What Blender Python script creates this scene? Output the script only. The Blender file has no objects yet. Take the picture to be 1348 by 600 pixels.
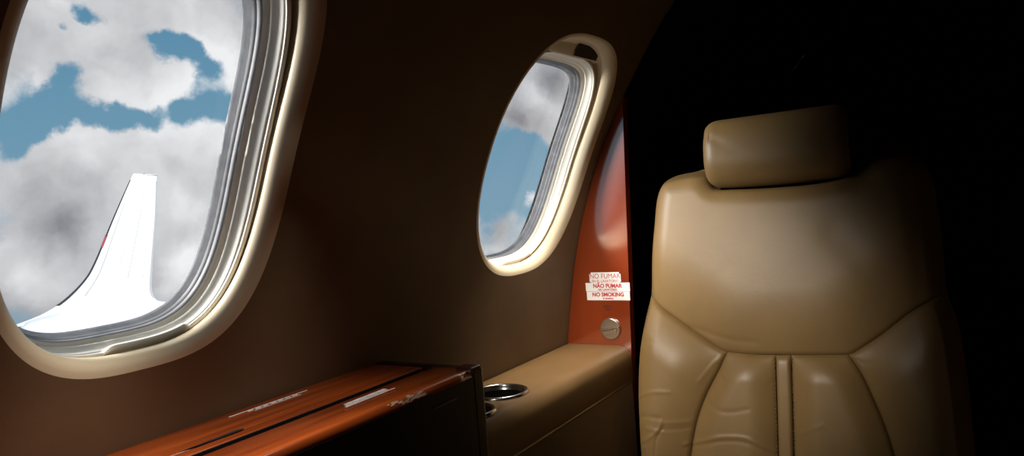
import bpy, bmesh, math, random
import numpy as np
from mathutils import Vector, Matrix

random.seed(4)
SC = bpy.context.scene
COL = SC.collection
CZ = 0.95                      # eye height above the cabin floor
R_ = math.radians

# ------------------------------------------------------------------ camera
F = 1010.0
def nrm(v):
    v = np.array(v, float); return v / np.linalg.norm(v)
XW = nrm((608, -90, F)); YW = np.array((-1674., 90., F)); YW = nrm(YW - XW * YW.dot(XW)); ZW = np.cross(XW, YW)
ROT = np.stack([XW, YW, ZW])   # world axes seen by the camera (x right, y down, z ahead)
def look(u, v):
    return nrm(ROT @ np.array((u - 674., v - 300., F)))
cam_d = bpy.data.cameras.new('camera'); cam = bpy.data.objects.new('camera', cam_d); COL.objects.link(cam)
cam_d.sensor_width = 36; cam_d.lens = 36 * F / 1348; cam_d.clip_start = .01; cam_d.clip_end = 500
r, d, f = ROT[:, 0], ROT[:, 1], ROT[:, 2]
cam.matrix_world = Matrix(((r[0], -d[0], -f[0], 0), (r[1], -d[1], -f[1], 0), (r[2], -d[2], -f[2], CZ), (0, 0, 0, 1)))
SC.camera = cam

# ------------------------------------------------------------------ materials
def mat(name):
    m = bpy.data.materials.new(name); m.use_nodes = True
    n = m.node_tree.nodes; b = n['Principled BSDF']
    return m, n, m.node_tree.links, b
def simple(name, col, rough=.5, metal=0, coat=0, spec=.5, emit=0):
    m, n, l, b = mat(name)
    b.inputs['Base Color'].default_value = (*col, 1); b.inputs['Roughness'].default_value = rough
    b.inputs['Metallic'].default_value = metal; b.inputs['Coat Weight'].default_value = coat
    b.inputs['Coat Roughness'].default_value = .05; b.inputs['Specular IOR Level'].default_value = spec
    if emit:
        b.inputs['Emission Color'].default_value = (*col, 1); b.inputs['Emission Strength'].default_value = emit
    return m
def noisy(name, c1, c2, scale, rough, bump=.15, bscale=None, spec=.5, stretch=(1, 1, 1), coat=0, detail=6, dist=.002, ramp=(.35, .65), metal=0):
    m, n, l, b = mat(name)
    tc = n.new('ShaderNodeTexCoord'); mp = n.new('ShaderNodeMapping'); mp.inputs['Scale'].default_value = stretch
    l.new(tc.outputs['Object'], mp.inputs['Vector'])
    no = n.new('ShaderNodeTexNoise'); no.inputs['Scale'].default_value = scale; no.inputs['Detail'].default_value = detail
    l.new(mp.outputs[0], no.inputs['Vector'])
    cr = n.new('ShaderNodeValToRGB'); cr.color_ramp.elements[0].position = ramp[0]; cr.color_ramp.elements[1].position = ramp[1]
    cr.color_ramp.elements[0].color = (*c1, 1); cr.color_ramp.elements[1].color = (*c2, 1)
    l.new(no.outputs['Fac'], cr.inputs[0]); l.new(cr.outputs[0], b.inputs['Base Color'])
    b.inputs['Roughness'].default_value = rough; b.inputs['Specular IOR Level'].default_value = spec
    b.inputs['Coat Weight'].default_value = coat; b.inputs['Coat Roughness'].default_value = .06; b.inputs['Metallic'].default_value = metal
    if bump:
        n2 = n.new('ShaderNodeTexNoise'); n2.inputs['Scale'].default_value = bscale or scale; n2.inputs['Detail'].default_value = 4
        l.new(tc.outputs['Object'], n2.inputs['Vector'])
        bp = n.new('ShaderNodeBump'); bp.inputs['Strength'].default_value = bump; bp.inputs['Distance'].default_value = dist
        l.new(n2.outputs['Fac'], bp.inputs['Height']); l.new(bp.outputs[0], b.inputs['Normal'])
    return m

def leather(name, c1, c2, rough=.45):
    m, n, l, b = mat(name)
    tc = n.new('ShaderNodeTexCoord')
    no = n.new('ShaderNodeTexNoise'); no.inputs['Scale'].default_value = 9; no.inputs['Detail'].default_value = 3
    l.new(tc.outputs['Object'], no.inputs['Vector'])
    cr = n.new('ShaderNodeValToRGB'); cr.color_ramp.elements[0].position = .3; cr.color_ramp.elements[1].position = .7
    cr.color_ramp.elements[0].color = (*c1, 1); cr.color_ramp.elements[1].color = (*c2, 1)
    l.new(no.outputs['Fac'], cr.inputs[0]); l.new(cr.outputs[0], b.inputs['Base Color'])
    b.inputs['Roughness'].default_value = rough; b.inputs['Specular IOR Level'].default_value = .45
    vo = n.new('ShaderNodeTexVoronoi'); vo.inputs['Scale'].default_value = 420
    l.new(tc.outputs['Object'], vo.inputs['Vector'])
    b1 = n.new('ShaderNodeBump'); b1.inputs['Strength'].default_value = .10; b1.inputs['Distance'].default_value = .0008
    l.new(vo.outputs['Distance'], b1.inputs['Height'])
    n2 = n.new('ShaderNodeTexNoise'); n2.inputs['Scale'].default_value = 18; n2.inputs['Detail'].default_value = 5; n2.inputs['Distortion'].default_value = .8
    l.new(tc.outputs['Object'], n2.inputs['Vector'])
    b2 = n.new('ShaderNodeBump'); b2.inputs['Strength'].default_value = .09; b2.inputs['Distance'].default_value = .004
    l.new(n2.outputs['Fac'], b2.inputs['Height']); l.new(b1.outputs[0], b2.inputs['Normal']); l.new(b2.outputs[0], b.inputs['Normal'])
    return m

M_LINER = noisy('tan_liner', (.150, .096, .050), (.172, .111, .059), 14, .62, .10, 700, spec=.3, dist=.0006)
M_BEZEL = noisy('lit_tan_bezel', (.60, .49, .33), (.64, .53, .37), 14, .5, .06, 700, spec=.35, dist=.0005)  # liner tan with the window light's brightness put into the colour
M_LEDGE = noisy('tan_ledge_leather', (.205, .116, .046), (.23, .134, .056), 14, .45, .08, 600, spec=.4, dist=.0006)
M_LEATHER = leather('tan_seat_leather', (.185, .112, .042), (.218, .135, .053))
M_DKLEATHER = leather('dark_seat_leather', (.05, .035, .02), (.06, .04, .025))
M_THREAD = simple('tan_thread', (.10, .06, .025), .7)
M_IVORY = simple('ivory_plastic', (.82, .78, .69), .5)
M_GASKET = noisy('grey_gasket', (.11, .11, .12), (.16, .16, .17), 60, .6, .1, 80)
M_BROWN = simple('brown_tab', (.035, .018, .012), .6)
M_WOOD = noisy('mahogany_top', (.20, .030, .006), (.44, .085, .013), 9, .22, 0, coat=.55, stretch=(.6, 9, 9), detail=8, ramp=(.3, .72))
M_PANEL = noisy('mahogany_panel', (.17, .022, .004), (.26, .038, .007), 3, .2, 0, coat=1.0, stretch=(4, 4, .5), detail=2, ramp=(.2, .8))
M_PANEL.node_tree.nodes['Principled BSDF'].inputs['Coat IOR'].default_value = 2.2
M_PANEL.node_tree.nodes['Principled BSDF'].inputs['Coat Roughness'].default_value = .12
M_DKWOOD = noisy('dark_mahogany', (.016, .004, .003), (.03, .007, .004), 12, .25, 0, coat=.25, stretch=(1, 1, 6))
M_BARE = noisy('bare_wood', (.45, .28, .18), (.65, .45, .32), 200, .7, 0)
M_BLACK = simple('black_plastic', (.006, .006, .006), .35)
M_GLOSSBLACK = simple('black_chrome', (.55, .54, .52), .22, metal=1)
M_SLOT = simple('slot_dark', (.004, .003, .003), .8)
M_CHROME = simple('brushed_nickel', (.62, .56, .48), .32, metal=1)
M_BRIGHT = simple('bright_metal', (.85, .82, .76), .15, metal=1)
M_BRASS = simple('brass_strip', (.75, .52, .22), .25, metal=1)
M_TRIMLINE = simple('grey_metal_trim', (.40, .34, .26), .35, metal=.7)
M_VOID = simple('unlit_black', (.004, .004, .004), .95, spec=.1)  # black colour stands in for missing light in the lavatory
M_WHITE = simple('white_placard', (.82, .81, .80), .45)
M_RED = simple('red_ink', (.50, .012, .02), .6)
M_DKINK = simple('dark_ink', (.03, .006, .005), .6)
M_PRINT = simple('white_ink', (.92, .88, .86), .5)
M_CARPET = noisy('carpet', (.02, .015, .012), (.035, .025, .02), 90, .95, .4, 300)
M_PLANE = noisy('white_paint', (.78, .78, .77), (.86, .86, .85), 3, .35, 0, stretch=(1, 1, .3))
M_BOOT = simple('black_rubber', (.03, .03, .035), .7)
M_SEAMGREY = simple('grey_seam', (.42, .42, .44), .6)
M_REDPAINT = simple('red_paint', (.35, .08, .10), .6)
M_SKIN = simple('metal_skin', (.5, .5, .5), .5)

def glass():
    m, n, l, b = mat('window_glass'); n.remove(b)
    out = n['Material Output']; tr = n.new('ShaderNodeBsdfTransparent'); gl = n.new('ShaderNodeBsdfGlossy'); gl.inputs['Roughness'].default_value = .02
    tr.inputs[0].default_value = (.97, .98, .98, 1)
    mx = n.new('ShaderNodeMixShader'); fr = n.new('ShaderNodeFresnel'); fr.inputs[0].default_value = 1.25
    l.new(fr.outputs[0], mx.inputs[0]); l.new(tr.outputs[0], mx.inputs[1]); l.new(gl.outputs[0], mx.inputs[2]); l.new(mx.outputs[0], out.inputs[0])
    return m
M_GLASS = glass()

# ------------------------------------------------------------------ helpers
def mesh_obj(name, verts, faces, m, parent=None, smooth=True, loc=None):
    me = bpy.data.meshes.new(name); me.from_pydata([tuple(map(float, v)) for v in verts], [], faces)
    me.materials.append(m)
    if smooth: me.polygons.foreach_set('use_smooth', [True] * len(me.polygons))
    me.update()
    o = bpy.data.objects.new(name, me); COL.objects.link(o)
    if parent is not None:
        o.parent = parent; o.matrix_parent_inverse = Matrix.Translation(-Vector(parent.location)) if parent.type == 'EMPTY' else Matrix()
    return o
def bm_obj(name, bm, m, parent=None, smooth=False):
    me = bpy.data.meshes.new(name); bmesh.ops.recalc_face_normals(bm, faces=bm.faces); bm.to_mesh(me); bm.free(); me.materials.append(m)
    if smooth: me.polygons.foreach_set('use_smooth', [True] * len(me.polygons))
    o = bpy.data.objects.new(name, me); COL.objects.link(o)
    if parent is not None:
        o.parent = parent; o.matrix_parent_inverse = Matrix.Translation(-Vector(parent.location)) if parent.type == 'EMPTY' else Matrix()
    return o
def child(o, p):               # keep world coordinates (all meshes are built in world space)
    o.parent = p; o.matrix_parent_inverse = Matrix.Translation(-Vector(p.location)) if p.type == 'EMPTY' else Matrix()
def tag(o, label=None, cat=None, group=None, kind=None):
    if label: o['label'] = label
    if cat: o['category'] = cat
    if group: o['group'] = group
    if kind: o['kind'] = kind
    return o
def empty(name, loc, label=None, cat=None, group=None, kind=None):
    o = bpy.data.objects.new(name, None); o.empty_display_size = .05; COL.objects.link(o); o.location = loc
    return tag(o, label, cat, group, kind)
def add_box(bm, x0, x1, y0, y1, z0, z1, bev=0, seg=3):
    g = bmesh.ops.create_cube(bm, size=1)
    vs = g['verts']
    for v in vs:
        v.co = Vector((x0 + (v.co.x + .5) * (x1 - x0), y0 + (v.co.y + .5) * (y1 - y0), z0 + (v.co.z + .5) * (z1 - z0)))
    if bev:
        es = list({e for v in vs for e in v.link_edges})
        bmesh.ops.bevel(bm, geom=es, offset=bev, segments=seg, affect='EDGES', profile=.5)
def box_obj(name, b, m, parent=None, bev=0, seg=3):
    bm = bmesh.new(); add_box(bm, *b, bev=bev, seg=seg); return bm_obj(name, bm, m, parent, smooth=False)
def grid_faces(nu, nv, close_u=False):
    fs = []
    for i in range(nu if close_u else nu - 1):
        for j in range(nv - 1):
            a = i * nv + j; b = ((i + 1) % nu) * nv + j
            fs.append((a, b, b + 1, a + 1))
    return fs

# ------------------------------------------------------------------ cabin cross-section
PROF = [(.60, -.95), (.66, -.75), (.69, -.55), (.693, -.40), (.6825, -.29), (.670, -.214), (.656, -.142), (.637, -.070), (.611, .005), (.578, .081), (.534, .159), (.474, .25), (.424, .313), (.34, .392), (.2, .47), (0, .51)]
def dense(P, n=40):
    out = []; P = [np.array(p) for p in P]
    for i in range(len(P) - 1):
        p0 = P[max(i - 1, 0)]; p1 = P[i]; p2 = P[i + 1]; p3 = P[min(i + 2, len(P) - 1)]
        for k in range(n):
            t = k / n
            out.append(.5 * ((2 * p1) + (-p0 + p2) * t + (2 * p0 - 5 * p1 + 4 * p2 - p3) * t * t + (-p0 + 3 * p1 - 3 * p2 + p3) * t ** 3))
    out.append(P[-1]); return np.array(out)
DP = dense(PROF)
SS = np.concatenate([[0], np.cumsum(np.linalg.norm(np.diff(DP, axis=0), axis=1))]); SS = SS - np.interp(0, DP[:, 1], SS)
TT = np.gradient(DP, axis=0); TT /= np.linalg.norm(TT, axis=1)[:, None]
ker = np.ones(25) / 25
TT = np.stack([np.convolve(np.pad(TT[:, k], 12, 'edge'), ker, 'valid') for k in (0, 1)], 1); TT /= np.linalg.norm(TT, axis=1)[:, None]
NN = np.stack([TT[:, 1], -TT[:, 0]], 1)
S_LO, S_TOP = SS[0], SS[-1]
def at_s(s):
    y = np.interp(s, SS, DP[:, 0]); z = np.interp(s, SS, DP[:, 1]); ny = np.interp(s, SS, NN[:, 0]); nz = np.interp(s, SS, NN[:, 1])
    return y, z, ny, nz
def surf(X, s, off=0., side=1):
    y, z, ny, nz = at_s(s)
    return (X, side * (y + ny * off), z + nz * off + CZ)

# windows: centre X, centre s, half sizes, exponent
WIN = [dict(c=.4135, s=.0795, a=.1290, b=.200, n=2.9, kd=1.02, ki=1.25, tp=.3), dict(c=1.091, s=.0695, a=.155, b=.190, n=2.6, kd=.95, ki=.95, tp=1.)]
def lip(w, phi, inset, dn=0.):
    a = w['a'] - inset; b = w['b'] - inset; n = w['n'] + dn
    c, s_ = math.cos(phi), math.sin(phi)
    return (w['c'] + a * math.copysign(abs(c) ** (2 / n), c), w['s'] + b * math.copysign(abs(s_) ** (2 / n), s_))
def topk(phi): return max(0., math.sin(phi))
def out(X, s, off=0., side=1): # step outwards through the sidewall, flatter than the surface normal beside the windows
    y, z, ny, nz = at_s(s)
    k = .25 + .75 * min(max((s - .30) / .10, 0), 1)
    dz = nz * k; dy = math.sqrt(max(1 - dz * dz, 0)) * (1 if ny >= 0 else -1)
    return (X, side * (y + dy * off), z + dz * off + CZ)
NPHI = 192
PHI = [2 * math.pi * (i + .5) / NPHI for i in range(NPHI)]
def ring(w, prof):
    V = []
    for p in PHI:
        for off, ins in prof:
            q = min(max((off - .022) / .02, 0), 1)
            if off > .022: off = .022 + (off - .022) * w['kd']; ins = ins * w['ki']
            if ins < 0: ins *= 1 - .55 * topk(p) ** 4
            X, s = lip(w, p, ins, .5 * q)
            r_ = min(max((off - .022) / .006, 0), 1); u_ = min(max((off - .022) / .05, 0), 1)
            X -= r_ * (1 - .6 * u_) * .010 * topk(p) ** .8 * max(math.cos(p), 0) ** .5
            s -= r_ * .024 * w['tp'] * topk(p) ** 3
            V.append(out(X, s, off))
    return V, grid_faces(NPHI, len(prof), True)

# ---- wall liner with window openings
def strip(V, Fc, x0, x1, s0, s1, off=0., side=1, dx=.03, ds=.03):
    nx = max(2, int((x1 - x0) / dx) + 1); ns = max(2, int((s1 - s0) / ds) + 1); base = len(V)
    for i in range(nx):
        for j in range(ns):
            V.append((out if off else surf)(x0 + (x1 - x0) * i / (nx - 1), s0 + (s1 - s0) * j / (ns - 1), off, side))
    Fc += [tuple(base + k for k in q) for q in grid_faces(nx, ns)]
def holed(V, Fc, w, x0, x1, s0, s1, inset, off=0., M=22):
    corners = [math.atan2(b - w['s'], a - w['c']) % (2 * math.pi) for a in (x0, x1) for b in (s0, s1)]
    pts = []
    for p in PHI:
        X, s = lip(w, p, inset * (1 - .55 * topk(p) ** 4) if not off else inset); pts.append((math.atan2(s - w['s'], X - w['c']) % (2 * math.pi), X, s))
    for c in corners:          # exact corners of the rectangle
        lo = min(pts, key=lambda q: abs(q[0] - c)); pts.remove(lo); pts.append((c, lo[1], lo[2]))
    pts.sort()
    base = len(V)
    for ang, X, s in pts:
        dx, dy = math.cos(ang), math.sin(ang)
        tx = ((x1 if dx > 0 else x0) - w['c']) / dx if abs(dx) > 1e-9 else 1e9
        ty = ((s1 if dy > 0 else s0) - w['s']) / dy if abs(dy) > 1e-9 else 1e9
        t = min(tx, ty); ex, es = w['c'] + dx * t, w['s'] + dy * t
        for k in range(M):
            q = (k / (M - 1)) ** 1.5
            V.append((out if off else surf)(X + (ex - X) * q, s + (es - s) * q, off))
    Fc += [tuple(base + k for k in q) for q in grid_faces(len(pts), M, True)]
XF, XB = -1.3, 1.30            # front end of the modelled cabin, partition plane
SR0, SR1, SCEIL = -.19, .33, .46
V, Fc = [], []
holed(V, Fc, WIN[0], .10, .75, SR0, SR1, -.016); holed(V, Fc, WIN[1], .75, XB, SR0, SR1, -.016)
strip(V, Fc, XF, .10, SR0, SR1); strip(V, Fc, XF, XB, S_LO, SR0); strip(V, Fc, XF, XB, SR1, SCEIL)
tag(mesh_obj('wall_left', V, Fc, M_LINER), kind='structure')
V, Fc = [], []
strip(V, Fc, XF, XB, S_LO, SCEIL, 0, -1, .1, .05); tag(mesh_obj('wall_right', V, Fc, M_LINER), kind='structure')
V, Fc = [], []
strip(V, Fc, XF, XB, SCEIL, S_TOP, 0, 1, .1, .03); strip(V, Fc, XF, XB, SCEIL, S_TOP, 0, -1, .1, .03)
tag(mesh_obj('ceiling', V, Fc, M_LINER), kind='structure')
# dark trim where liner meets lavatory, and lavatory walls blackened to look unlit
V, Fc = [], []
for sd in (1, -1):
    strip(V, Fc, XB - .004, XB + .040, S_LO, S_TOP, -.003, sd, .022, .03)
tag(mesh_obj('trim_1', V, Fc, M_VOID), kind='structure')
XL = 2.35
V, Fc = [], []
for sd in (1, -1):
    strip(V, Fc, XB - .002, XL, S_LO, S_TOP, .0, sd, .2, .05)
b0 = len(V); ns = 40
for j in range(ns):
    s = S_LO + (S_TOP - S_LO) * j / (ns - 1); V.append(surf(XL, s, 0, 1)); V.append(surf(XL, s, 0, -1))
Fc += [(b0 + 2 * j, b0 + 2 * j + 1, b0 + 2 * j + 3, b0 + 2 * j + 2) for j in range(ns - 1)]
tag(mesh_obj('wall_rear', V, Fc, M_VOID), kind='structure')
V, Fc = [], []
for j in range(ns):
    s = S_LO + (S_TOP - S_LO) * j / (ns - 1); V.append(surf(XF, s, 0, 1)); V.append(surf(XF, s, 0, -1))
Fc += [(2 * j, 2 * j + 1, 2 * j + 3, 2 * j + 2) for j in range(ns - 1)]
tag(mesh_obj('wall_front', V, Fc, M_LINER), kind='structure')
tag(mesh_obj('floor', [(XF, -.61, 0), (XL, -.61, 0), (XL, .61, 0), (XF, .61, 0)], [(0, 1, 2, 3)], M_CARPET, smooth=False), kind='structure')
# outer skin of the fuselage with the same window openings
V, Fc = [], []
OFFS = .098
holed(V, Fc, WIN[0], .10, .75, SR0, SR1, -.030, OFFS); holed(V, Fc, WIN[1], .75, 1.40, SR0, SR1, -.030, OFFS)
strip(V, Fc, XF - .1, .10, SR0, SR1, OFFS); strip(V, Fc, 1.40, XL + .1, SR0, SR1, OFFS); strip(V, Fc, XF - .1, XL + .1, S_LO, SR0, OFFS); strip(V, Fc, XF - .1, XL + .1, SR1, S_TOP, OFFS)
strip(V, Fc, XF - .1, XL + .1, S_LO, S_TOP, OFFS, -1, .2, .05)
for xe in (XF - .1, XL + .1):
    b0 = len(V)
    for j in range(ns):
        s = S_LO + (S_TOP - S_LO) * j / (ns - 1); V.append(out(xe, s, OFFS, 1)); V.append(out(xe, s, OFFS, -1))
    Fc += [(b0 + 2 * j, b0 + 2 * j + 1, b0 + 2 * j + 3, b0 + 2 * j + 2) for j in range(ns - 1)]
b0 = len(V); V += [(XF - .2, -.75, -.03), (XL + .2, -.75, -.03), (XL + .2, .75, -.03), (XF - .2, .75, -.03)]; Fc.append((b0, b0 + 1, b0 + 2, b0 + 3))
tag(mesh_obj('wall_outer', V, Fc, M_SKIN), kind='structure')

# ------------------------------------------------------------------ windows
BEZEL = [(0, -.016), (.0008, -.0112), (.0026, -.0072), (.006, -.0036), (.010, -.0012), (.014, -.0002), (.018, .0), (.0205, -.001), (.0215, -.004), (.040, -.006)]
FRAME = [(.042, -.006), (.0310, -.0045), (.0276, -.0020), (.0270, -.0002), (.0280, .0010), (.0300, .0013), (.0304, .0003), (.0312, .0003), (.0318, .0018), (.0350, .0021), (.0400, .0030), (.0440, .0050), (.0460, .0066), (.0466, .0052), (.0476, .0053), (.0481, .0074), (.0510, .0080), (.0525, .0094)]
GASK = [(.0525, .0094), (.0535, .0084), (.0545, .0092), (.0590, .0104), (.0594, .0098), (.0604, .0102), (.0640, .0116), (.0646, .0112), (.0655, .0118), (.0700, .0130), (.0725, .0146), (.0730, .0130)]
for i, w in enumerate(WIN):
    y, z, _, _ = at_s(w['s'])
    wn = empty('window_%d' % (i + 1), (w['c'], y, z + CZ), kind='structure')
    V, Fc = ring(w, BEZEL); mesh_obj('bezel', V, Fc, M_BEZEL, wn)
    V, Fc = ring(w, FRAME); mesh_obj('frame', V, Fc, M_IVORY, wn)
    V, Fc = ring(w, GASK); mesh_obj('gasket', V, Fc, M_GASKET, wn)
    # pane: concentric rings following the curve of the fuselage
    V, Fc = [], []; K = 8
    for p in PHI:
        for k in range(K):
            X, s = lip(w, p, .0135 * w['ki'], .5); s -= .024 * w['tp'] * topk(p) ** 3; q = 1 - k / K
            X = w['c'] + (X - w['c']) * q; s = w['s'] + (s - w['s']) * q
            V.append(out(X, s, .022 + .042 * w['kd']))
    Fc = grid_faces(NPHI, K, True); V.append(out(w['c'], w['s'], .022 + .042 * w['kd']))
    for q in range(NPHI): Fc.append((q * K + K - 1, ((q + 1) % NPHI) * K + K - 1, len(V) - 1))
    mesh_obj('pane', V, Fc, M_GLASS, wn)
    # shade pulled all the way up into its pocket
    V, Fc = [], []; nx = 40
    for q in range(nx):
        t = -1 + 2 * q / (nx - 1); X = w['c'] + t * (w['a'] - .016)
        smax = w['s'] + (w['b'] + .004) * max(1 - abs((X - w['c']) / (w['a'] + .003)) ** w['n'], 0) ** (1 / w['n'])
        s0 = w['s'] + w['b'] - .027 + .002 * abs(t) ** 3
        smax = max(smax, s0)
        for off, s in ((.042, s0 + .0015), (.034, s0), (.028, s0 + .0005), (.026, s0 + .003), (.0265, (s0 + smax) / 2), (.027, smax)):
            V.append(out(X, s, off))
    sh = mesh_obj('shade', V, grid_faces(nx, 6), M_IVORY, wn)
    V, Fc = [], []
    for q in range(9):
        X = w['c'] + .003 + .082 * q / 8
        for j in range(4):
            V.append(out(X, w['s'] + w['b'] - .0235 + .0205 * j / 3, .0240))
    mesh_obj('pull_tab', V, grid_faces(9, 4), M_BROWN, sh)
    # raised finger lip along the bottom of the frame
    V, Fc = [], []; m_ = 30
    for q in range(m_):
        t = q / (m_ - 1); ph = R_(-94 + 25 * t); e = min(t / .10, (1 - t) / .10, 1); e = math.sin(e * math.pi / 2)
        for off, ins in ((.030, -.003), (.026, -.001), (.0235, .0 + .0045 * e), (.0255, .0015 + .0055 * e), (.030, .0015 + .0055 * e), (.034, .001)):
            X, s = lip(w, ph, ins, .2); V.append(out(X, s, off))
    mesh_obj('finger_lip', V, grid_faces(m_, 6), M_IVORY, wn)

# ------------------------------------------------------------------ mahogany partition with signs and latch
ZL = CZ - .29                  # top of the armrest ledge
def profile_y(z): return float(np.interp(z - CZ, DP[:, 1], DP[:, 0]))
V, Fc = [], []
zs = list(np.linspace(.02, CZ + .17, 60))
for z in zs:
    yl = profile_y(z) - .001; yr = min(.552 - .018 * (z - CZ + .298) / .457, yl - .0005)
    for X in (XB - .004, XB + .016): V += [(X, yl, z), (X, yr + .002, z), (X, yr, z)]
n = len(zs)
def pv(i, k): return i * 6 + k
for i in range(n - 1):
    for a, b in ((0, 1), (1, 2), (2, 5), (5, 4), (4, 3), (3, 0)):
        Fc.append((pv(i, a), pv(i, b), pv(i + 1, b), pv(i + 1, a)))
part = mesh_obj('partition_panel', V, Fc, M_PANEL, smooth=False)
tag(part, 'glossy red mahogany partition panel between the small window and the seat', 'partition', kind='thing')
XP = XB - .004

def text_obj(name, body, size, X, y, z, m, parent, bold=.0, sx=1.0):
    cu = bpy.data.curves.new(name, 'FONT'); cu.body = body; cu.size = size; cu.align_x = 'CENTER'; cu.align_y = 'CENTER'; cu.offset = bold; cu.extrude = .00005
    t = bpy.data.objects.new(name, cu); COL.objects.link(t)
    dg = bpy.context.evaluated_depsgraph_get(); me = bpy.data.meshes.new_from_object(t.evaluated_get(dg))
    bpy.data.objects.remove(t)
    me.materials.clear(); me.materials.append(m); me.name = name
    rot = Matrix(((0, 0, -1, X), (-1, 0, 0, y), (0, 1, 0, z), (0, 0, 0, 1))) @ Matrix.Diagonal((sx, 1, 1, 1))
    me.transform(rot)
    o = bpy.data.objects.new(name, me); COL.objects.link(o)
    if parent: child(o, parent)
    return o
def sign(y0, y1, z0, z1, rad, label, lines, tilt=0, X=XP):
    bm = bmesh.new(); add_box(bm, X - .0010, X - .0002, y0, y1, z0, z1)
    if rad:
        es = [e for e in bm.edges if abs(e.verts[0].co.x - e.verts[1].co.x) > 1e-5]
        bmesh.ops.bevel(bm, geom=es, offset=rad, segments=4, affect='EDGES')
    o = bm_obj('no_smoking_sign', bm, M_WHITE); tag(o, label, 'sign', 'no smoking signs on the partition')
    for body, size, dz, bold, sx in lines:
        text_obj('lettering', body, size, X - .00115, (y0 + y1) / 2, z0 + dz, M_RED, o, bold, sx)
    return o
sign(.562, .625, CZ - .1750, CZ - .1540, .003, 'rounded white sticker reading NO FUMAR, topmost of the three signs', [('NO FUMAR', .0130, .0135, .0000, .93), ('EN EL LAVATORIO', .0072, .0043, .00005, .90)])
sign(.5455, .634, CZ - .1895, CZ - .1735, 0, 'white strip sign reading NÃO FUMAR, middle one of the three', [('NÃO FUMAR', .0100, .0100, .0004, 1.0), ('NO LAVATÓRIO', .0052, .0030, .0002, 1.0)], X=XP - .0002)
sign(.5465, .633, CZ - .2062, CZ - .1900, 0, 'white strip sign reading NO SMOKING, lowest of the three', [('NO SMOKING', .0100, .0105, .0004, 1.0), ('In lavatory', .0050, .0036, .0002, 1.0)])

# turn latch
lt = empty('turn_latch', (XP, .589, CZ - .259), 'round nickel turn latch with a finger bar below the white signs', 'latch')
def disc(bm, r0, x0, x1, y, z, seg=48, bev=.0015):
    pr = [(x1, 0), (x1, r0 - bev), (x1 + bev * .5, r0 - bev * .3), (x1 + bev * 1.2, r0), (x0, r0)]
    rows = []
    for x, r in pr:
        if r == 0: rows.append([bm.verts.new((x, y, z))])
        else: rows.append([bm.verts.new((x, y + r * math.cos(2 * math.pi * k / seg), z + r * math.sin(2 * math.pi * k / seg))) for k in range(seg)])
    for k in range(seg): bm.faces.new((rows[0][0], rows[1][k], rows[1][(k + 1) % seg]))
    for a, b in zip(rows[1:-1], rows[2:]):
        for k in range(seg): bm.faces.new((a[k], b[k], b[(k + 1) % seg], a[(k + 1) % seg]))
bm = bmesh.new(); disc(bm, .0200, XP, XP - .005, .589, CZ - .259); bm_obj('disc', bm, M_CHROME, lt)
def slanted(name, m, L, H, T, cy, cz, ang, x):
    bm = bmesh.new(); add_box(bm, -T / 2, T / 2, -L / 2, L / 2, -H / 2, H / 2, bev=min(T, H) * .3, seg=2)
    bm.transform(Matrix.Translation((x, cy, cz)) @ Matrix.Rotation(ang, 4, 'X')); return bm_obj(name, bm, m, lt)
slanted('finger_bar', M_BRIGHT, .0400, .0028, .006, .588, CZ - .2575, R_(-9), XP - .0075)
slanted('grip', M_CHROME, .0270, .0085, .004, .590, CZ - .2650, R_(-9), XP - .0065)
text_obj('lettering', 'TURN TO', .0042, XP - .0003, .593, CZ - .2175, M_DKINK, lt, .0002)
text_obj('lettering', 'OPEN', .0042, XP - .0003, .593, CZ - .2235, M_DKINK, lt, .0002)
bm = bmesh.new()
pts = [(.0195 * math.sin(t), .0195 * math.cos(t)) for t in np.linspace(-.55, .55, 16)]
prev = None
for a_, b_ in pts:
    s = .985; q = (bm.verts.new((XP - .0004, .591 - a_, CZ - .2560 + b_ * 1.05)), bm.verts.new((XP - .0004, .591 - a_ * s, CZ - .2560 + b_ * 1.05 * s)))
    if prev: bm.faces.new((prev[0], q[0], q[1], prev[1]))
    prev = q
for sg in (-1, 1):
    a_, b_ = .0195 * math.sin(.6 * sg), .0195 * math.cos(.6 * sg)
    bm.faces.new([bm.verts.new((XP - .0004, .591 - a_ - dy, CZ - .256 + b_ * 1.05 + dz)) for dy, dz in ((sg * .0014, -.0012), (-sg * .0016, -.0006), (0, .0022))])
bm_obj('arrow', bm, M_DKINK, lt)

# ------------------------------------------------------------------ armrest ledge with two cup holders
LX0, LX1, LYF = .758, XP - .001, .552
CUPS = [(.945, .617, .0405), (.848, .605, .0345)]
ledge = empty('armrest_ledge', (1.0, .61, 0), 'tan leather side ledge under the small window with two cup holders', 'ledge')
bm = bmesh.new(); RO = .024
zt = ZL
outer = [(LX0, LYF + RO), (LX1, LYF + RO)]
nseg = 24
vb = []
xs = np.linspace(LX0, LX1, nseg)
loop = [bm.verts.new((x, LYF + RO, zt)) for x in xs] + [bm.verts.new((x, profile_y(zt) - .002, zt)) for x in xs[::-1]]
edges = [bm.edges.new((loop[i], loop[(i + 1) % len(loop)])) for i in range(len(loop))]
for cx, cy, cr in CUPS:
    c = [bm.verts.new((cx + cr * math.cos(2 * math.pi * k / 64), cy + cr * math.sin(2 * math.pi * k / 64), zt)) for k in range(64)]
    edges += [bm.edges.new((c[i], c[(i + 1) % 64])) for i in range(64)]
bmesh.ops.triangle_fill(bm, use_beauty=True, edges=edges)
prev = loop[:nseg]
for q in range(1, 11):
    a = math.pi / 2 * q / 10
    row = [bm.verts.new((x, LYF + RO - RO * math.sin(a), zt - RO + RO * math.cos(a))) for x in xs]
    for i in range(nseg - 1): bm.faces.new((prev[i], prev[i + 1], row[i + 1], row[i]))
    prev = row
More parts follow.
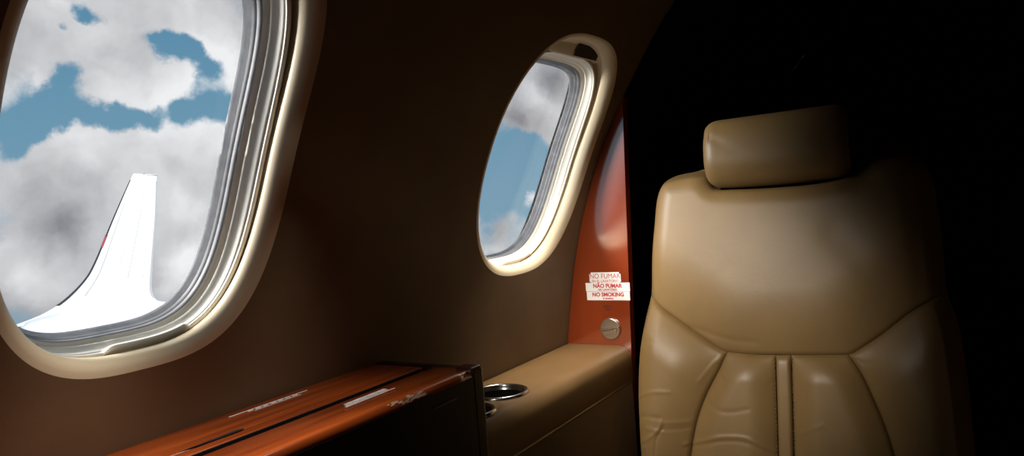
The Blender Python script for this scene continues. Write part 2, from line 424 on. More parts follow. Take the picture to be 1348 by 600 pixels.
for yy, zz in ((LYF, ZL - .0605), (LYF + .006, ZL - .0635)):
    row = [bm.verts.new((x, yy, zz)) for x in xs]
    for i in range(nseg - 1): bm.faces.new((prev[i], prev[i + 1], row[i + 1], row[i]))
    prev = row
o = bm_obj('ledge_cover', bm, M_LEDGE, ledge, smooth=True)
for p in o.data.polygons:
    p.use_smooth = abs(p.normal.z) < .999
box_obj('trim_strip', (LX0, LX1, LYF + .0005, LYF + .008, ZL - .0648, ZL - .0615), M_TRIMLINE, ledge, .0008, 2)
box_obj('lower_panel', (LX0, LX1, LYF + .001, LYF + .04, .0, ZL - .0655), M_LINER, ledge, .002, 2)
for cx, cy, cr in CUPS:
    cupo = empty('cup_holder', (cx, cy, zt)); child(cupo, ledge)
    def lathe(name, prof, m, par):
        V = []; S = 64
        for k in range(S):
            for r_, z_ in prof: V.append((cx + r_ * math.cos(2 * math.pi * k / S), cy + r_ * math.sin(2 * math.pi * k / S), zt + z_))
        o = mesh_obj(name, V, grid_faces(S, len(prof), True), m); o.parent = par; o.matrix_parent_inverse = Matrix.Translation((-cx, -cy, -zt)); return o
    lathe('rim', [(cr + .003, -.0005), (cr + .0032, .0018), (cr + .0015, .0040), (cr - .001, .0046), (cr - .003, .0036), (cr - .0040, .0012), (cr - .0042, -.010), (cr - .0046, -.010), (cr - .0046, -.016)], M_GLOSSBLACK, cupo)
    lathe('well', [(cr - .0046, -.004), (cr - .005, -.075), (0, -.076)], M_BLACK, cupo)

# ------------------------------------------------------------------ mahogany side cabinet with slotted top
ZT = CZ - .200
cab = empty('side_cabinet', (.3, .59, 0), 'dark side cabinet with a slotted red mahogany top under the large window', 'cabinet')
CX0, CX1, CYF, CYB = -.25, .757, .520, .664
def board(name, x0, x1, y0, y1, z0, z1, m, bev=.0015, seg=3):
    bm = bmesh.new(); add_box(bm, x0, x1, y0, y1, z0, z1, bev=bev, seg=seg); o = bm_obj(name, bm, m, cab, smooth=False); return o
board('rear_board', CX0, .735, .6035, CYB + .004, ZT - .018, ZT, M_WOOD, .0016)
board('middle_strip', CX0, .735, .5890, .6025, ZT - .018, ZT - .0006, M_WOOD, .0016)
board('slot', CX0, .728, .5745, .5888, ZT - .030, ZT - .010, M_SLOT, 0)  # slot floor coloured black for the shade inside
board('slot_shadow', CX0, .728, .5870, .5889, ZT - .02, ZT - .0012, M_SLOT, 0)  # black sheet added to shade the slot's far wood wall
board('end_rail', .7355, .752, .532, CYB + .004, ZT - .018, ZT + .0006, M_DKWOOD, .003, 4)
# front board with a rolled front edge
bm = bmesh.new(); RR = .009
pr = [(.5750, ZT - .02), (.5750, ZT - .0012), (.5738, ZT)] + [(CYF - .004 + RR - RR * math.sin(a), ZT - RR + RR * math.cos(a)) for a in np.linspace(0, math.pi / 2, 10)] + [(CYF - .004, ZT - .0095), (CYF + .004, ZT - .0105)]
rows = [[bm.verts.new((x, y, z)) for y, z in pr] for x in np.linspace(CX0, .733, 40)]
for a, b in zip(rows[:-1], rows[1:]):
    for k in range(len(pr) - 1): bm.faces.new((a[k], b[k], b[k + 1], a[k + 1]))
bm.faces.new(rows[-1]); bm.faces.new(rows[0])
fb = bm_obj('front_board', bm, M_WOOD, cab, smooth=True)
box_obj('brass_strip', (.7335, .7355, .538, .574, ZT - .004, ZT + .0008), M_BRASS, cab)
# corner post with rounded shoulders
bm = bmesh.new(); add_box(bm, .733, .760, CYF - .004, .545, 0.0, ZT + .0015, bev=.006, seg=5); bm_obj('corner_post', bm, M_DKWOOD, cab, smooth=False)
box_obj('front_panel', (CX0, .736, CYF - .0045, CYF + .016, 0, ZT - .0085), M_BLACK, cab, .001, 1)
box_obj('end_panel', (.742, .756, .54, profile_y(.4), 0, ZT - .019), M_DKWOOD, cab, .001, 1)
box_obj('hinge', (.655, .700, CYF - .0065, CYF - .002, ZT - .0245, ZT - .0232), M_CHROME, cab, .0006, 1)
# finger notch in the groove, its shade laid on as a flat black patch
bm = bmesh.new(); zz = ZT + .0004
bm.faces.new([bm.verts.new(p) for p in ((.405, .6045, zz), (.470, .6075, zz), (.478, .6050, zz), (.474, .6015, zz), (.44, .6020, zz))]); bm_obj('finger_notch_shadow', bm, M_SLOT, cab)
# printed placards: rows of fine white marks on the boards
def placard(x0, x1, y0, y1, rows_, fine):
    bm = bmesh.new(); z = ZT + .0005
    for (ya, yb, xa, xb, dashed) in rows_:
        yA = y0 + (y1 - y0) * ya; yB = y0 + (y1 - y0) * yb; xA = x0 + (x1 - x0) * xa; xB = x0 + (x1 - x0) * xb
        if dashed:
            x = xA
            while x < xB:
                wdt = fine * random.uniform(.55, .8); add_box(bm, x, min(x + wdt, xB), yA, yB, z - .0002, z); x += fine
        else: add_box(bm, xA, xB, yA, yB, z - .0002, z)
    return bm_obj('placard', bm, M_PRINT, cab)
placard(.563, .640, .5520, .5660, [(.62, .95, .1, .92, True), (.35, .55, .05, .9, True), (.10, .24, 0, 1, False)], .0024)
placard(.500, .606, .6450, .6560, [(.70, .88, 0, 1, False), (.38, .62, .2, .86, True), (.08, .22, .25, .85, False)], .010)
# chipped varnish along the front edge
bm = bmesh.new()
for k in range(26):
    x = random.uniform(.585, .645); a = random.uniform(.45, 1.25) if x > .60 else random.uniform(.5, .8); s = random.uniform(.0012, .0045)
    c = Vector((x, CYF - .004 + RR - (RR + .0003) * math.sin(a), ZT - RR + (RR + .0003) * math.cos(a))); tg = Vector((0, -math.cos(a), -math.sin(a)))
    vs = []
    for q in range(6):
        t = q * math.pi / 3 + random.uniform(-.3, .3); rr = s * random.uniform(.5, 1.2); vs.append(bm.verts.new(c + Vector((rr * 1.6 * math.cos(t), 0, 0)) + tg * (rr * .45 * math.sin(t))))
    bm.faces.new(vs)
bm_obj('worn_edge', bm, M_BARE, cab)

# ------------------------------------------------------------------ seat
TH = R_(8)
SO = np.array((1.24, .265, CZ - .46)); UB = np.array((math.sin(TH), 0, math.cos(TH))); UN = np.array((-math.cos(TH), 0, math.sin(TH))); UA = np.array((0, 1., 0))
def sp(a, b, h): return SO + UA * a + UB * b + UN * h
BOT = -.14
LOUT = [(.132, .490), (.162, .489), (.197, .484), (.219, .471), (.232, .442), (.239, .388), (.245, .334), (.249, .273), (.258, .226), (.267, .172), (.271, .118), (.271, .052), (.268, -.014), (.262, BOT)]
RECESS = [(.132, .490), (.1245, .470), (.121, .457), (.110, .447), (.08, .4455), (.04, .444), (-.032, .444), (-.075, .448), (-.095, .455), (-.107, .470)]
ROUT = [(-.107, .470), (-.122, .486), (-.149, .495), (-.175, .493), (-.195, .477), (-.208, .447), (-.215, .39), (-.218, .333), (-.220, .272), (-.233, .223), (-.241, .147), (-.244, .083), (-.246, .02), (-.242, BOT)]
VSEAM = [(.249, .273), (.202, .238), (.149, .202), (.117, .181), (.101, .174), (.061, .172), (.007, .173), (-.045, .175), (-.084, .177), (-.096, .182), (-.133, .209), (-.175, .244), (-.220, .272)]
LSEAM = [(.101, .174), (.118, .140), (.139, .100), (.156, .055), (.168, -.003), (.176, -.06), (.180, BOT)]
RSEAM = [(-.086, .177), (-.104, .148), (-.119, .112), (-.133, .073), (-.144, .03), (-.155, -.04), (-.160, BOT)]
STL = [(.022, .1722), (.022, .10), (.0225, .0), (.023, BOT)]
STR = [(-.0012, .1730), (-.0012, .10), (-.0005, .0), (0, BOT)]
def smooth_poly(P, n):
    D = dense([(*p,) for p in P], 12); L = np.concatenate([[0], np.cumsum(np.linalg.norm(np.diff(D, axis=0), axis=1))])
    t = np.linspace(0, L[-1], n); return np.stack([np.interp(t, L, D[:, 0]), np.interp(t, L, D[:, 1])], 1)
def pdist(P, C):
    C = np.array(C); d = np.full(len(P), 1e9)
    for a, b in zip(C[:-1], C[1:]):
        ab = b - a; t = np.clip(((P - a) @ ab) / (ab @ ab + 1e-12), 0, 1); d = np.minimum(d, np.linalg.norm(P - (a + t[:, None] * ab), axis=1))
    return d
OUTL = smooth_poly(LOUT, 90); OUTR = smooth_poly(ROUT, 90); OUTM = smooth_poly(RECESS, 60)
VS = smooth_poly(VSEAM, 90); LS = smooth_poly(LSEAM, 60); RS = smooth_poly(RSEAM, 60); SL = smooth_poly(STL, 40); SR = smooth_poly(STR, 40)
WR = [([[.255, .199], [.238, .21], [.22, .205]], -.0012, .002), ([[.257, .179], [.234, .189], [.215, .188]], -.0010, .002), ([[.268, .079], [.25, .094], [.222, .104], [.192, .105]], .0016, .003),
      ([[.263, .043], [.241, .061], [.207, .06]], -.0016, .003), ([[.259, .013], [.235, .023], [.214, .041], [.207, .06]], .0020, .003), ([[.261, -.003], [.238, .009]], .0016, .003),
      ([[.207, .053], [.18, .055], [.164, .057]], .0018, .0022), ([[.207, .042], [.18, .044], [.164, .047]], -.0018, .0022), ([[.207, .044], [.218, .024], [.222, -.006]], -.0015, .003),
      ([[.145, .125], [.124, .152], [.109, .165]], .0018, .004), ([[.118, .152], [.106, .128]], -.0018, .004), ([[.174, .018], [.141, .028], [.108, .038], [.071, .04], [.047, .031], [.025, .019]], .0022, .003),
      ([[.174, .012], [.141, .021], [.108, .031], [.071, .033], [.047, .024], [.025, .012]], -.0012, .003), ([[.139, .1], [.12, .083], [.095, .079], [.063, .086]], -.0012, .004), ([[-.007, .049], [-.03, .062], [-.05, .071]], .0010, .0025),
      ([[.032, .126], [.023, .132]], -.0012, .002), ([[.235, .042], [.207, .038]], .0014, .003), ([[-.074, .362], [-.106, .325], [-.136, .278]], -.0022, .024), ([[.14, .25], [.114, .292], [.088, .317]], -.0007, .014),
      ([[-.094, .173], [-.11, .165], [-.121, .169]], -.001, .003), ([[.16, .215], [.13, .205], [.09, .195], [.05, .192]], -.0015, .005)]
WR = [(smooth_poly(c, 24) if len(c) > 2 else np.array(c), a_, w_) for c, a_, w_ in WR]
def pill(t): t = np.clip(t, 0, 1); return np.sqrt(np.clip(1 - (1 - t) ** 2, 0, 1))
def height(P, seams, Hs, ws, wrinkles=True, Ho=.055, wo=.050):
    P = np.asarray(P, float)
    do = np.minimum(pdist(P, OUTL), pdist(P, OUTR)); h = -Ho * (1 - pill(do / wo))
    dr = pdist(P, OUTM); h = h - .020 * (1 - pill(dr / .03))
    k = np.ones(len(P)); k2 = np.ones(len(P))
    for s in seams:
        ds = pdist(P, s); k = k * np.sin(np.clip(ds / ws, 0, 1) * math.pi / 2) ** .9; k2 = k2 * pill(ds / .007)
    if seams: h = h + Hs * (.20 * k2 + .80 * k) * np.clip(do / .02, .15, 1)
    if wrinkles:
        for c, a_, w_ in WR:
            h = h + .6 * a_ * np.exp(-(pdist(P, c) / (w_ * .85)) ** 2)
    return h
def coons(top, bottom, left, right, n=90, m=90):
    # top/bottom run left to right, left/right run bottom to top
    T = smooth_poly(top, n) if not isinstance(top, np.ndarray) else top; B = smooth_poly(bottom, n) if not isinstance(bottom, np.ndarray) else bottom
    L = smooth_poly(left, m); Rr = smooth_poly(right, m)
    u = np.linspace(0, 1, n)[:, None, None]; v = np.linspace(0, 1, m)[None, :, None]
    S = (1 - v) * B[:, None] + v * T[:, None] + (1 - u) * L[None] + u * Rr[None] - ((1 - u) * (1 - v) * B[0] + u * (1 - v) * B[-1] + (1 - u) * v * T[0] + u * v * T[-1])
    return S.reshape(-1, 2), n, m
seat = empty('airplane_seat', (1.3, .265, 0), 'tan leather passenger seat with a padded headrest beside the partition', 'seat')
def panel(name, S, seams, Hs, ws, m=None, **k):
    P, n, mm = S; h = height(P, seams, Hs, ws, **k)
    V = [sp(a, b, hh) for (a, b), hh in zip(P, h)]
    return mesh_obj(name, V, grid_faces(n, mm), m or M_LEATHER, seat)
TOPL = LOUT[:4][::-1] + RECESS[1:] + ROUT[1:5]
up = coons(TOPL, VSEAM, LOUT[3:8][::-1], ROUT[4:9][::-1], 130, 90)
panel('upper_panel', up, [VS], .024, .11)
lb = coons(VSEAM[:5], [LOUT[-1], LSEAM[-1]], LOUT[7:][::-1], LSEAM[::-1], 80, 120)
panel('bolster', lb, [VS, LS], .034, .075)
rb = coons([RSEAM[0]] + VSEAM[9:], [RSEAM[-1], ROUT[-1]], RSEAM[::-1], ROUT[8:][::-1], 80, 110)
panel('bolster', rb, [VS, RS], .034, .075)
ll = coons([VSEAM[4], VSEAM[5], STL[0]], [LSEAM[-1], STL[-1]], LSEAM[::-1], STL[::-1], 80, 120)
LLs = ([VS, LS, SL], .026, .045)
panel('lumbar_panel', ll, *LLs)
rl = coons([STR[0], VSEAM[7], RSEAM[0]], [STR[-1], RSEAM[-1]], STR[::-1], RSEAM[::-1], 80, 110)
panel('lumbar_panel', rl, [VS, RS, SR], .026, .045)
cs = coons([STL[0], STR[0]], [STL[-1], STR[-1]], STL[::-1], STR[::-1], 16, 90)
P, n_, m_ = cs; h = .0075 * pill(np.minimum(pdist(P, SL), pdist(P, SR)) / .006) * pill(pdist(P, VS) / .012) + .004 * pill(pdist(P, VS) / .03)
mesh_obj('center_strip', [sp(a, b, hh) for (a, b), hh in zip(P, h)], grid_faces(n_, m_), M_LEATHER, seat)
# stitches beside the centre strip and along the outer edge of the left bolster
def stitches(name, curve, seams, Hs, ws, off, step, rad, length, slant):
    C = smooth_poly(curve, 400); L = np.concatenate([[0], np.cumsum(np.linalg.norm(np.diff(C, axis=0), axis=1))])
    bm = bmesh.new(); t = .006
    while t < L[-1]:
        a = np.interp(t, L, C[:, 0]) + off; b = np.interp(t, L, C[:, 1]); h = height([(a, b)], seams, Hs, ws, wrinkles=False)[0]
        p = sp(a, b, h + rad * .1); dr = UB * math.cos(slant) + UA * math.sin(slant)
        g = bmesh.ops.create_icosphere(bm, subdivisions=1, radius=1)
        e3 = np.cross(dr, UN); Mx = Matrix(((dr[0] * length, UN[0] * rad, e3[0] * rad, p[0]), (dr[1] * length, UN[1] * rad, e3[1] * rad, p[1]), (dr[2] * length, UN[2] * rad, e3[2] * rad, p[2]), (0, 0, 0, 1)))
        bmesh.ops.transform(bm, matrix=Mx, verts=g['verts']); t += step
    return bm_obj(name, bm, M_THREAD, seat, smooth=True)
stitches('stitching', STL, *LLs, .0022, .0066, .0014, .0030, .5)
stitches('stitching', STR, [VS, RS, SR], .026, .045, -.0022, .0066, .0014, .0030, -.5)
stitches('stitching', LOUT[7:], [VS, LS], .034, .075, -.010, .0065, .0007, .0022, 0)
# shell behind the padding
ol = [tuple(p) for p in OUTL[::-1]] + [tuple(p) for p in OUTM[1:-1]] + [tuple(p) for p in OUTR]
cen = np.array((.01, .2))
V, Fc = [], []
lay = [(1.0, -.052), (1.004, -.062), (1.0, -.085), (.985, -.115), (.94, -.135)]
for sc_, hh in lay:
    for p in ol:
        q = cen + (np.array(p) - cen) * sc_; V.append(sp(q[0], q[1], hh))
N_ = len(ol)
for k in range(len(lay) - 1):
    for i in range(N_):
        j = (i + 1) % N_; Fc.append((k * N_ + i, k * N_ + j, (k + 1) * N_ + j, (k + 1) * N_ + i))
Fc.append(tuple((len(lay) - 1) * N_ + i for i in range(N_)))
mesh_obj('back_shell', V, Fc, M_LEATHER, seat)
# headrest: padded roll with closed ends
V, Fc = [], []; NA, NC = 70, 72
A0, A1 = .1210, -.1035
for i in range(NA):
    t = i / (NA - 1); a = A0 + (A1 - A0) * t
    e = min(t, 1 - t) * abs(A1 - A0); k = .74 + .26 * float(pill(np.array(e / .022)))
    if i in (0, NA - 1): k = .66
    sag = .006 * (1 - (2 * t - 1) ** 2); bc = .5065 + .0045 * t
    for j in range(NC):
        ph = 2 * math.pi * j / NC; c, s_ = math.cos(ph), math.sin(ph); nn = 2.5
        bb = math.copysign(abs(s_) ** (2 / nn), s_); hh = math.copysign(abs(c) ** (2 / nn), c)
        rb_ = .0565 + (.0 if bb > 0 else sag * .7)
        wr = 0
        if hh > .3 and t < .4:   # pull creases running out of the lower corner of the end cap
            wr = -.0016 * math.exp(-(((bb - (.55 - 2.6 * t)) / .12) ** 2)) * (1 - t / .4)
        V.append(sp(a, bc + bb * rb_ * k, .004 + (hh * .054 + wr) * k))
Fc = grid_faces(NA, NC - 0); Fc = []
for i in range(NA - 1):
    for j in range(NC):
        jj = (j + 1) % NC; Fc.append((i * NC + j, i * NC + jj, (i + 1) * NC + jj, (i + 1) * NC + j))
Fc.append(tuple(range(NC))); Fc.append(tuple((NA - 1) * NC + j for j in range(NC))[::-1])
hr = mesh_obj('headrest', V, Fc, M_LEATHER, seat)
bm = bmesh.new()                # seam of small stitches round the end cap
for j in range(46):
    ph = -1.35 + 2.3 * j / 45; c, s_ = math.cos(ph), math.sin(ph); nn = 2.5; bb = math.copysign(abs(s_) ** (2 / nn), s_); hh = math.copysign(abs(c) ** (2 / nn), c)
    p = sp(.1080, .507 + bb * .0567 * .955, .004 + hh * .0520); g = bmesh.ops.create_icosphere(bm, subdivisions=1, radius=.0009); bmesh.ops.translate(bm, verts=g['verts'], vec=p)
bm_obj('stitching', bm, M_DKLEATHER, hr, smooth=True).matrix_parent_inverse = Matrix.Identity(4)
# cushion and pedestal below the frame of view
def cushion(name, x0, x1, y0, y1, z0, z1, m, bev): bm = bmesh.new(); add_box(bm, x0, x1, y0, y1, z0, z1, bev=bev, seg=6); return bm_obj(name, bm, m, seat, smooth=True)
cushion('seat_cushion', .80, 1.235, .02, .515, .26, .40, M_LEATHER, .045)
cushion('pedestal', .90, 1.30, .09, .45, .0, .27, M_BLACK, .01)
fixes = [o for o in seat.children]

# ------------------------------------------------------------------ airliner tail outside
DV = np.array((.526, .85, 0)); DV /= np.linalg.norm(DV); EV = np.array((DV[1], -DV[0], 0))
def outp(e, z, dpt=0): p = DV * (22 + dpt) + EV * e; return (p[0], p[1], z + CZ)
plane = empty('parked_airplane', outp(0, -5), 'white airplane tail with a swept fin seen through the large window', 'airplane')
LE = [(-2.6, -2.20), (-2.122, -2.067), (-1.792, -1.945), (-1.365, -1.70), (-.914, -1.281), (-.623, -.834), (-.097, .275), (.40, 1.27), (.45, 1.30)]
TE = [(2.2, -2.25), (1.301, -2.094), (.80, -2.02), (.66, -1.93), (.603, -1.78), (.60, -1.563), (.697, -.879), (.865, .196), (.985, 1.22), (.997, 1.277)]
LEc, TEc = smooth_poly(LE, 80), smooth_poly(TE, 80)
def fin_mesh(u0, u1, thick, m, name, par, nu=14, lo=0, hi=80, push=0):
    V, Fc = [], []
    for sgn in (-1, 1):
        b = len(V)
        for j in range(lo, hi):
            for i in range(nu):
                u = u0 + (u1 - u0) * i / (nu - 1); p = LEc[j] * (1 - u) + TEc[j] * u
                th = thick * (math.sqrt(max(u, 0)) * (1 - u) * 2.6 + .06) * (1 - .5 * j / 80) + push
                V.append(outp(p[0], p[1], sgn * th))
        Fc += [tuple(b + k for k in q) for q in grid_faces(hi - lo, nu)]
    nn = nu; tot = (hi - lo) * nu
    for j in range(hi - lo - 1):
        for i in (0, nn - 1):
            a = j * nn + i; Fc.append((a, a + nn, tot + a + nn, tot + a))
    for i in range(nn - 1):
        a = (hi - lo - 1) * nn + i; Fc.append((a, a + 1, tot + a + 1, tot + a))
    return mesh_obj(name, V, Fc, m, par)
finm = fin_mesh(0, 1, .10, M_PLANE, 'tail_fin', plane)
fin_mesh(-.012, .02, .10, M_BOOT, 'leading_edge', plane, 4, 18, 76, .004)
fin_mesh(.975, 1.012, .06, M_SEAMGREY, 'trailing_edge', plane, 4, 26, 76, .006)
fin_mesh(-.02, .03, .10, M_REDPAINT, 'red_patch', plane, 4, 46, 52, .008)
def seam_line(u0, u1, lo, hi, wd):
    V = []
    for j in range(lo, hi):
        q = (j - lo) / max(hi - lo - 1, 1); u = u0 + (u1 - u0) * q
        for uu in (u - wd, u + wd):
            p = LEc[j] * (1 - uu) + TEc[j] * uu; th = .10 * (math.sqrt(max(uu, 0)) * (1 - uu) * 2.6 + .06) * (1 - .5 * j / 80) + .006
            V.append(outp(p[0], p[1], -th))
    return mesh_obj('panel_seam', V, grid_faces(hi - lo, 2), M_SEAMGREY, plane)
seam_line(.62, .60, 34, 79, .006); seam_line(.16, .13, 24, 66, .008); seam_line(.43, .45, 40, 70, .004); seam_line(.86, .86, 34, 79, .004)
# fuselage crown below the fin
V = []; NF = 26; e0, e1 = -2.7, 9.0
for i in range(60):
    t = i / 59; e = e0 + (e1 - e0) * t ** 1.5; top = float(np.interp(e, [-2.7, -2.2, -1.5, 0, 2.2, 9], [-2.60, -2.10, -1.95, -2.05, -2.27, -2.6])); rad = 1.5 * math.sqrt(min(1, (e - e0 + .04) / 2.2))
    for k in range(NF):
        a = 2 * math.pi * k / (NF - 1); V.append(outp(e, top - rad + rad * math.cos(a), rad * math.sin(a)))
mesh_obj('fuselage', V, grid_faces(60, NF), M_PLANE, plane)

# ------------------------------------------------------------------ sky
W = bpy.data.worlds.new('sky'); SC.world = W; W.use_nodes = True
n = W.node_tree.nodes; l = W.node_tree.links; n.clear()
def N(t, **k):
    x = n.new(t)
    for a, b in k.items(): setattr(x, a, b)
    return x
def sock(v, s):
    if hasattr(v, 'is_output'): l.new(v, s)
    else: s.default_value = v
def mth(op, a, b=None, c=None, clamp=False):
    x = N('ShaderNodeMath', operation=op); x.use_clamp = clamp; sock(a, x.inputs[0])
    if b is not None: sock(b, x.inputs[1])
    if c is not None: sock(c, x.inputs[2])
    return x.outputs[0]
tc = N('ShaderNodeTexCoord')
wn_ = N('ShaderNodeTexNoise'); wn_.inputs['Scale'].default_value = 9; wn_.inputs['Detail'].default_value = 8; wn_.inputs['Roughness'].default_value = .6
l.new(tc.outputs['Generated'], wn_.inputs['Vector'])
vm = N('ShaderNodeVectorMath', operation='SUBTRACT'); l.new(wn_.outputs['Color'], vm.inputs[0]); vm.inputs[1].default_value = (.5, .5, .5)
vs_ = N('ShaderNodeVectorMath', operation='SCALE'); l.new(vm.outputs[0], vs_.inputs[0]); vs_.inputs['Scale'].default_value = .085
va = N('ShaderNodeVectorMath', operation='ADD'); l.new(tc.outputs['Generated'], va.inputs[0]); l.new(vs_.outputs[0], va.inputs[1])
vn = N('ShaderNodeVectorMath', operation='NORMALIZE'); l.new(va.outputs[0], vn.inputs[0])
def blobs(B, src):
    tot = None
    for u, v, rad, w in B:
        dvec = look(u, v); ang = rad / 1120.0
        dt = N('ShaderNodeVectorMath', operation='DOT_PRODUCT'); l.new(src, dt.inputs[0]); dt.inputs[1].default_value = tuple(dvec)
        x = mth('MULTIPLY_ADD', dt.outputs['Value'], 2 / ang ** 2, -2 / ang ** 2)
        x = mth('MULTIPLY', mth('EXPONENT', x), w)
        tot = x if tot is None else mth('ADD', tot, x)
    return tot
# cloud cover: positive = cloud, negative = open blue sky
COVER = [(120, 60, 60, .5), (190, 112, 36, .6), (235, 118, 20, .45), (75, 50, 50, .4), (295, 60, 40, .7), (312, 110, 16, .4), (40, 110, 16, .35), (170, 10, 60, .3), (250, 10, 50, .35), (25, 60, 30, .3),
         (112, 20, 13, -.9), (82, 37, 8, -.6), (222, 70, 22, -1.0), (248, 66, 16, -.7), (262, 95, 17, -.7), (205, 60, 12, -.4), (85, 100, 17, -.8), (60, 128, 20, -.7), (35, 158, 22, -.9), (75, 150, 20, -.85), (115, 152, 17, -.8), (160, 158, 15, -.8), (200, 158, 15, -.8), (240, 152, 17, -.8), (275, 145, 18, -.8), (300, 152, 14, -.6), (25, 185, 18, -.7), (190, 126, 24, .25), (175, 153, 18, -.4), (140, 153, 14, -.4), (130, 120, 26, .3), (120, 190, 18, .4), (180, 190, 22, .4), (70, 205, 20, .3),
         (130, 215, 60, .6), (250, 210, 60, .6), (90, 190, 26, .5), (60, 250, 55, .6), (150, 290, 80, .6), (270, 280, 60, .6), (40, 370, 45, .5), (240, 350, 50, .6), (30, 320, 30, .1), (100, 350, 30, .3),
         (715, 130, 45, .9), (690, 160, 28, .7), (740, 90, 30, .5), (745, 160, 24, .6), (670, 215, 30, -1.0), (705, 210, 30, -1.0), (690, 262, 10, .45), (650, 250, 34, -.9), (700, 238, 20, -.5), (690, 288, 14, -.4), (655, 312, 16, .35), (690, 318, 15, .3), (660, 335, 20, .3)]
cov = blobs(COVER, vn.outputs[0])
fn = N('ShaderNodeTexNoise'); fn.inputs['Scale'].default_value = 16; fn.inputs['Detail'].default_value = 9; fn.inputs['Roughness'].default_value = .58
l.new(tc.outputs['Generated'], fn.inputs['Vector'])
den = mth('ADD', mth('MULTIPLY_ADD', fn.outputs['Fac'], 1.5, -.60), cov)
mr = N('ShaderNodeMapRange', interpolation_type='SMOOTHSTEP'); l.new(den, mr.inputs[0]); mr.inputs[1].default_value = -.08; mr.inputs[2].default_value = .50
# light and dark of the clouds themselves
SHADE = [(120, 40, 55, .10), (290, 70, 40, .28), (190, 110, 40, .08), (60, 90, 30, .05), (150, 5, 60, -.12), (130, 290, 80, -.12), (60, 215, 40, -.06), (40, 250, 30, -.05), (60, 320, 50, -.25), (250, 260, 50, -.05), (245, 345, 32, .22), (40, 365, 24, .22), (75, 300, 26, -.15), (110, 195, 40, .08), (200, 215, 70, .14), (235, 300, 24, -.15),
         (735, 85, 38, -.42), (680, 160, 30, -.28), (715, 128, 20, .22), (660, 310, 35, -.25), (700, 310, 25, -.2), (640, 330, 30, -.15)]
shd = blobs(SHADE, vn.outputs[0])
f2 = N('ShaderNodeTexNoise'); f2.inputs['Scale'].default_value = 8; f2.inputs['Detail'].default_value = 7; f2.inputs['Roughness'].default_value = .5
mp2 = N('ShaderNodeMapping'); mp2.inputs['Location'].default_value = (3.1, 1.7, .4); l.new(vn.outputs[0], mp2.inputs[0]); l.new(mp2.outputs[0], f2.inputs['Vector'])
br = mth('ADD', mth('MULTIPLY_ADD', f2.outputs['Fac'], 1.35, -.08), shd)
cr = N('ShaderNodeValToRGB'); e = cr.color_ramp.elements
e[0].position = .12; e[0].color = (.20, .20, .225, 1); e[1].position = .85; e[1].color = (.90, .90, .92, 1)
x = e.new(.45); x.color = (.50, .50, .52, 1)
l.new(br, cr.inputs[0])
# blue of the open sky, paler towards the horizon
sx = N('ShaderNodeSeparateXYZ'); l.new(tc.outputs['Generated'], sx.inputs[0])
cb = N('ShaderNodeValToRGB'); e = cb.color_ramp.elements; e[0].position = .0; e[0].color = (.20, .36, .48, 1); e[1].position = .30; e[1].color = (.085, .25, .40, 1)
l.new(sx.outputs['Z'], cb.inputs[0])
mix = N('ShaderNodeMix', data_type='RGBA'); l.new(mr.outputs[0], mix.inputs[0]); l.new(cb.outputs[0], mix.inputs[6]); l.new(cr.outputs[0], mix.inputs[7])
bg = N('ShaderNodeBackground'); l.new(mix.outputs[2], bg.inputs[0]); bg.inputs[1].default_value = 1.0
l.new(bg.outputs[0], N('ShaderNodeOutputWorld').inputs[0])
W.cycles.sampling_method = 'MANUAL'; W.cycles.sample_map_resolution = 512

# ------------------------------------------------------------------ lamps
def lamp(name, kind, loc, target=None, energy=10, col=(1, 1, 1), **k):
    ld = bpy.data.lights.new(name, kind); ld.energy = energy; ld.color = col
    for a, b in k.items(): setattr(ld, a, b)
    o = bpy.data.objects.new(name, ld); COL.objects.link(o); o.location = loc
    if target is not None: o.rotation_euler = (Vector(target) - Vector(loc)).to_track_quat('-Z', 'Y').to_euler()
    return o
lamp('sun', 'SUN', (0, -3, 6), None, 4.2, (1, .97, .93), angle=.01).rotation_euler = Vector((.35, .8, -.5)).to_track_quat('-Z', 'Y').to_euler()
for w in WIN:                   # portals in the window openings
    y, z, ny, nz = at_s(w['s'])
    p = Vector((w['c'], y + ny * .125, z + nz * .125 + CZ))
    lamp('portal', 'AREA', p, p + Vector((0, -ny, -nz)), 1, shape='RECTANGLE', size=.36, size_y=.46).data.cycles.is_portal = True
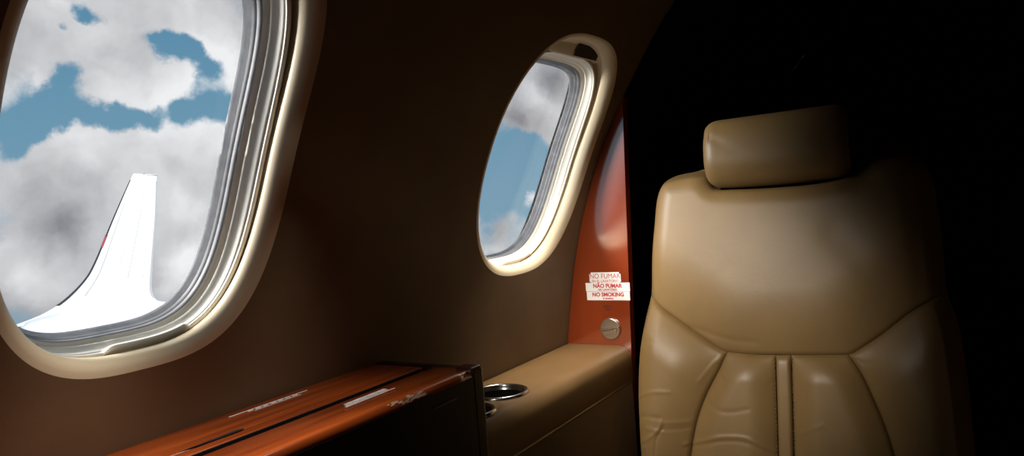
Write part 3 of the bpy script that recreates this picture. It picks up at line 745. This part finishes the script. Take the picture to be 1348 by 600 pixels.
# added spot inside the cabin, boosting the window daylight on the seat
lamp('seat_fill_spot', 'SPOT', (.43, .515, CZ + .08), (1.24, .415, CZ - .25), 30, (1, .92, .80), spot_size=R_(43), spot_blend=1.0, shadow_soft_size=.06)
lamp('reveal_fill_spot', 'SPOT', (.10, 1.45, CZ + .42), (.80, .64, CZ + .04), 155, (1, .98, .95), spot_size=R_(75), spot_blend=.5, shadow_soft_size=.22)  # added spot outside the windows, brightens their reveals
lamp('ledge_fill_spot', 'SPOT', (1.06, .60, CZ + .09), (1.10, .64, CZ - .29), 7.5, (1, .92, .80), spot_size=R_(78), spot_blend=1.0, shadow_soft_size=.05)  # added spot at the small window, lifts the ledge
lamp('panel_fill_spot', 'SPOT', (.98, .52, CZ + .05), (1.30, .59, CZ - .17), 2.3, (1, .92, .80), spot_size=R_(70), spot_blend=1.0, shadow_soft_size=.05)  # added spot in the cabin, brightens the partition panel
lamp('cabinet_fill_spot', 'SPOT', (.33, .565, CZ + .02), (.36, .565, CZ - .2), 3.0, (1, .93, .85), spot_size=R_(88), spot_blend=1.0, shadow_soft_size=.04)  # added spot above the cabinet top, near end
lamp('cabinet_fill_spot', 'SPOT', (.56, .560, CZ + .02), (.56, .565, CZ - .2), 1.1, (1, .93, .85), spot_size=R_(88), spot_blend=1.0, shadow_soft_size=.04)  # second added spot, brightens the far end of the cabinet top

SC.view_settings.view_transform = 'Standard'; SC.view_settings.look = 'None'; SC.view_settings.exposure = 0
SC.cycles.use_denoising = True; SC.cycles.max_bounces = 8; SC.cycles.transparent_max_bounces = 12
SC.cycles.sample_clamp_indirect = 4

for o in COL.objects:          # parts that look different from the rest of their thing
    if o.parent is not None:
        lab = {'rim': 'silver metal cup holder rim', 'brass_strip': 'brass edging strip', 'placard': 'fine white printed placard', 'worn_edge': 'chipped varnish on the front edge',
               'leading_edge': 'black rubber leading edge', 'red_patch': 'small red patch on the leading edge', 'pull_tab': 'dark brown shade tab', 'gasket': 'grey rubber gasket', 'finger_bar': 'bright metal finger bar'}.get(o.name.split('.')[0])
        if lab: o['label'] = lab
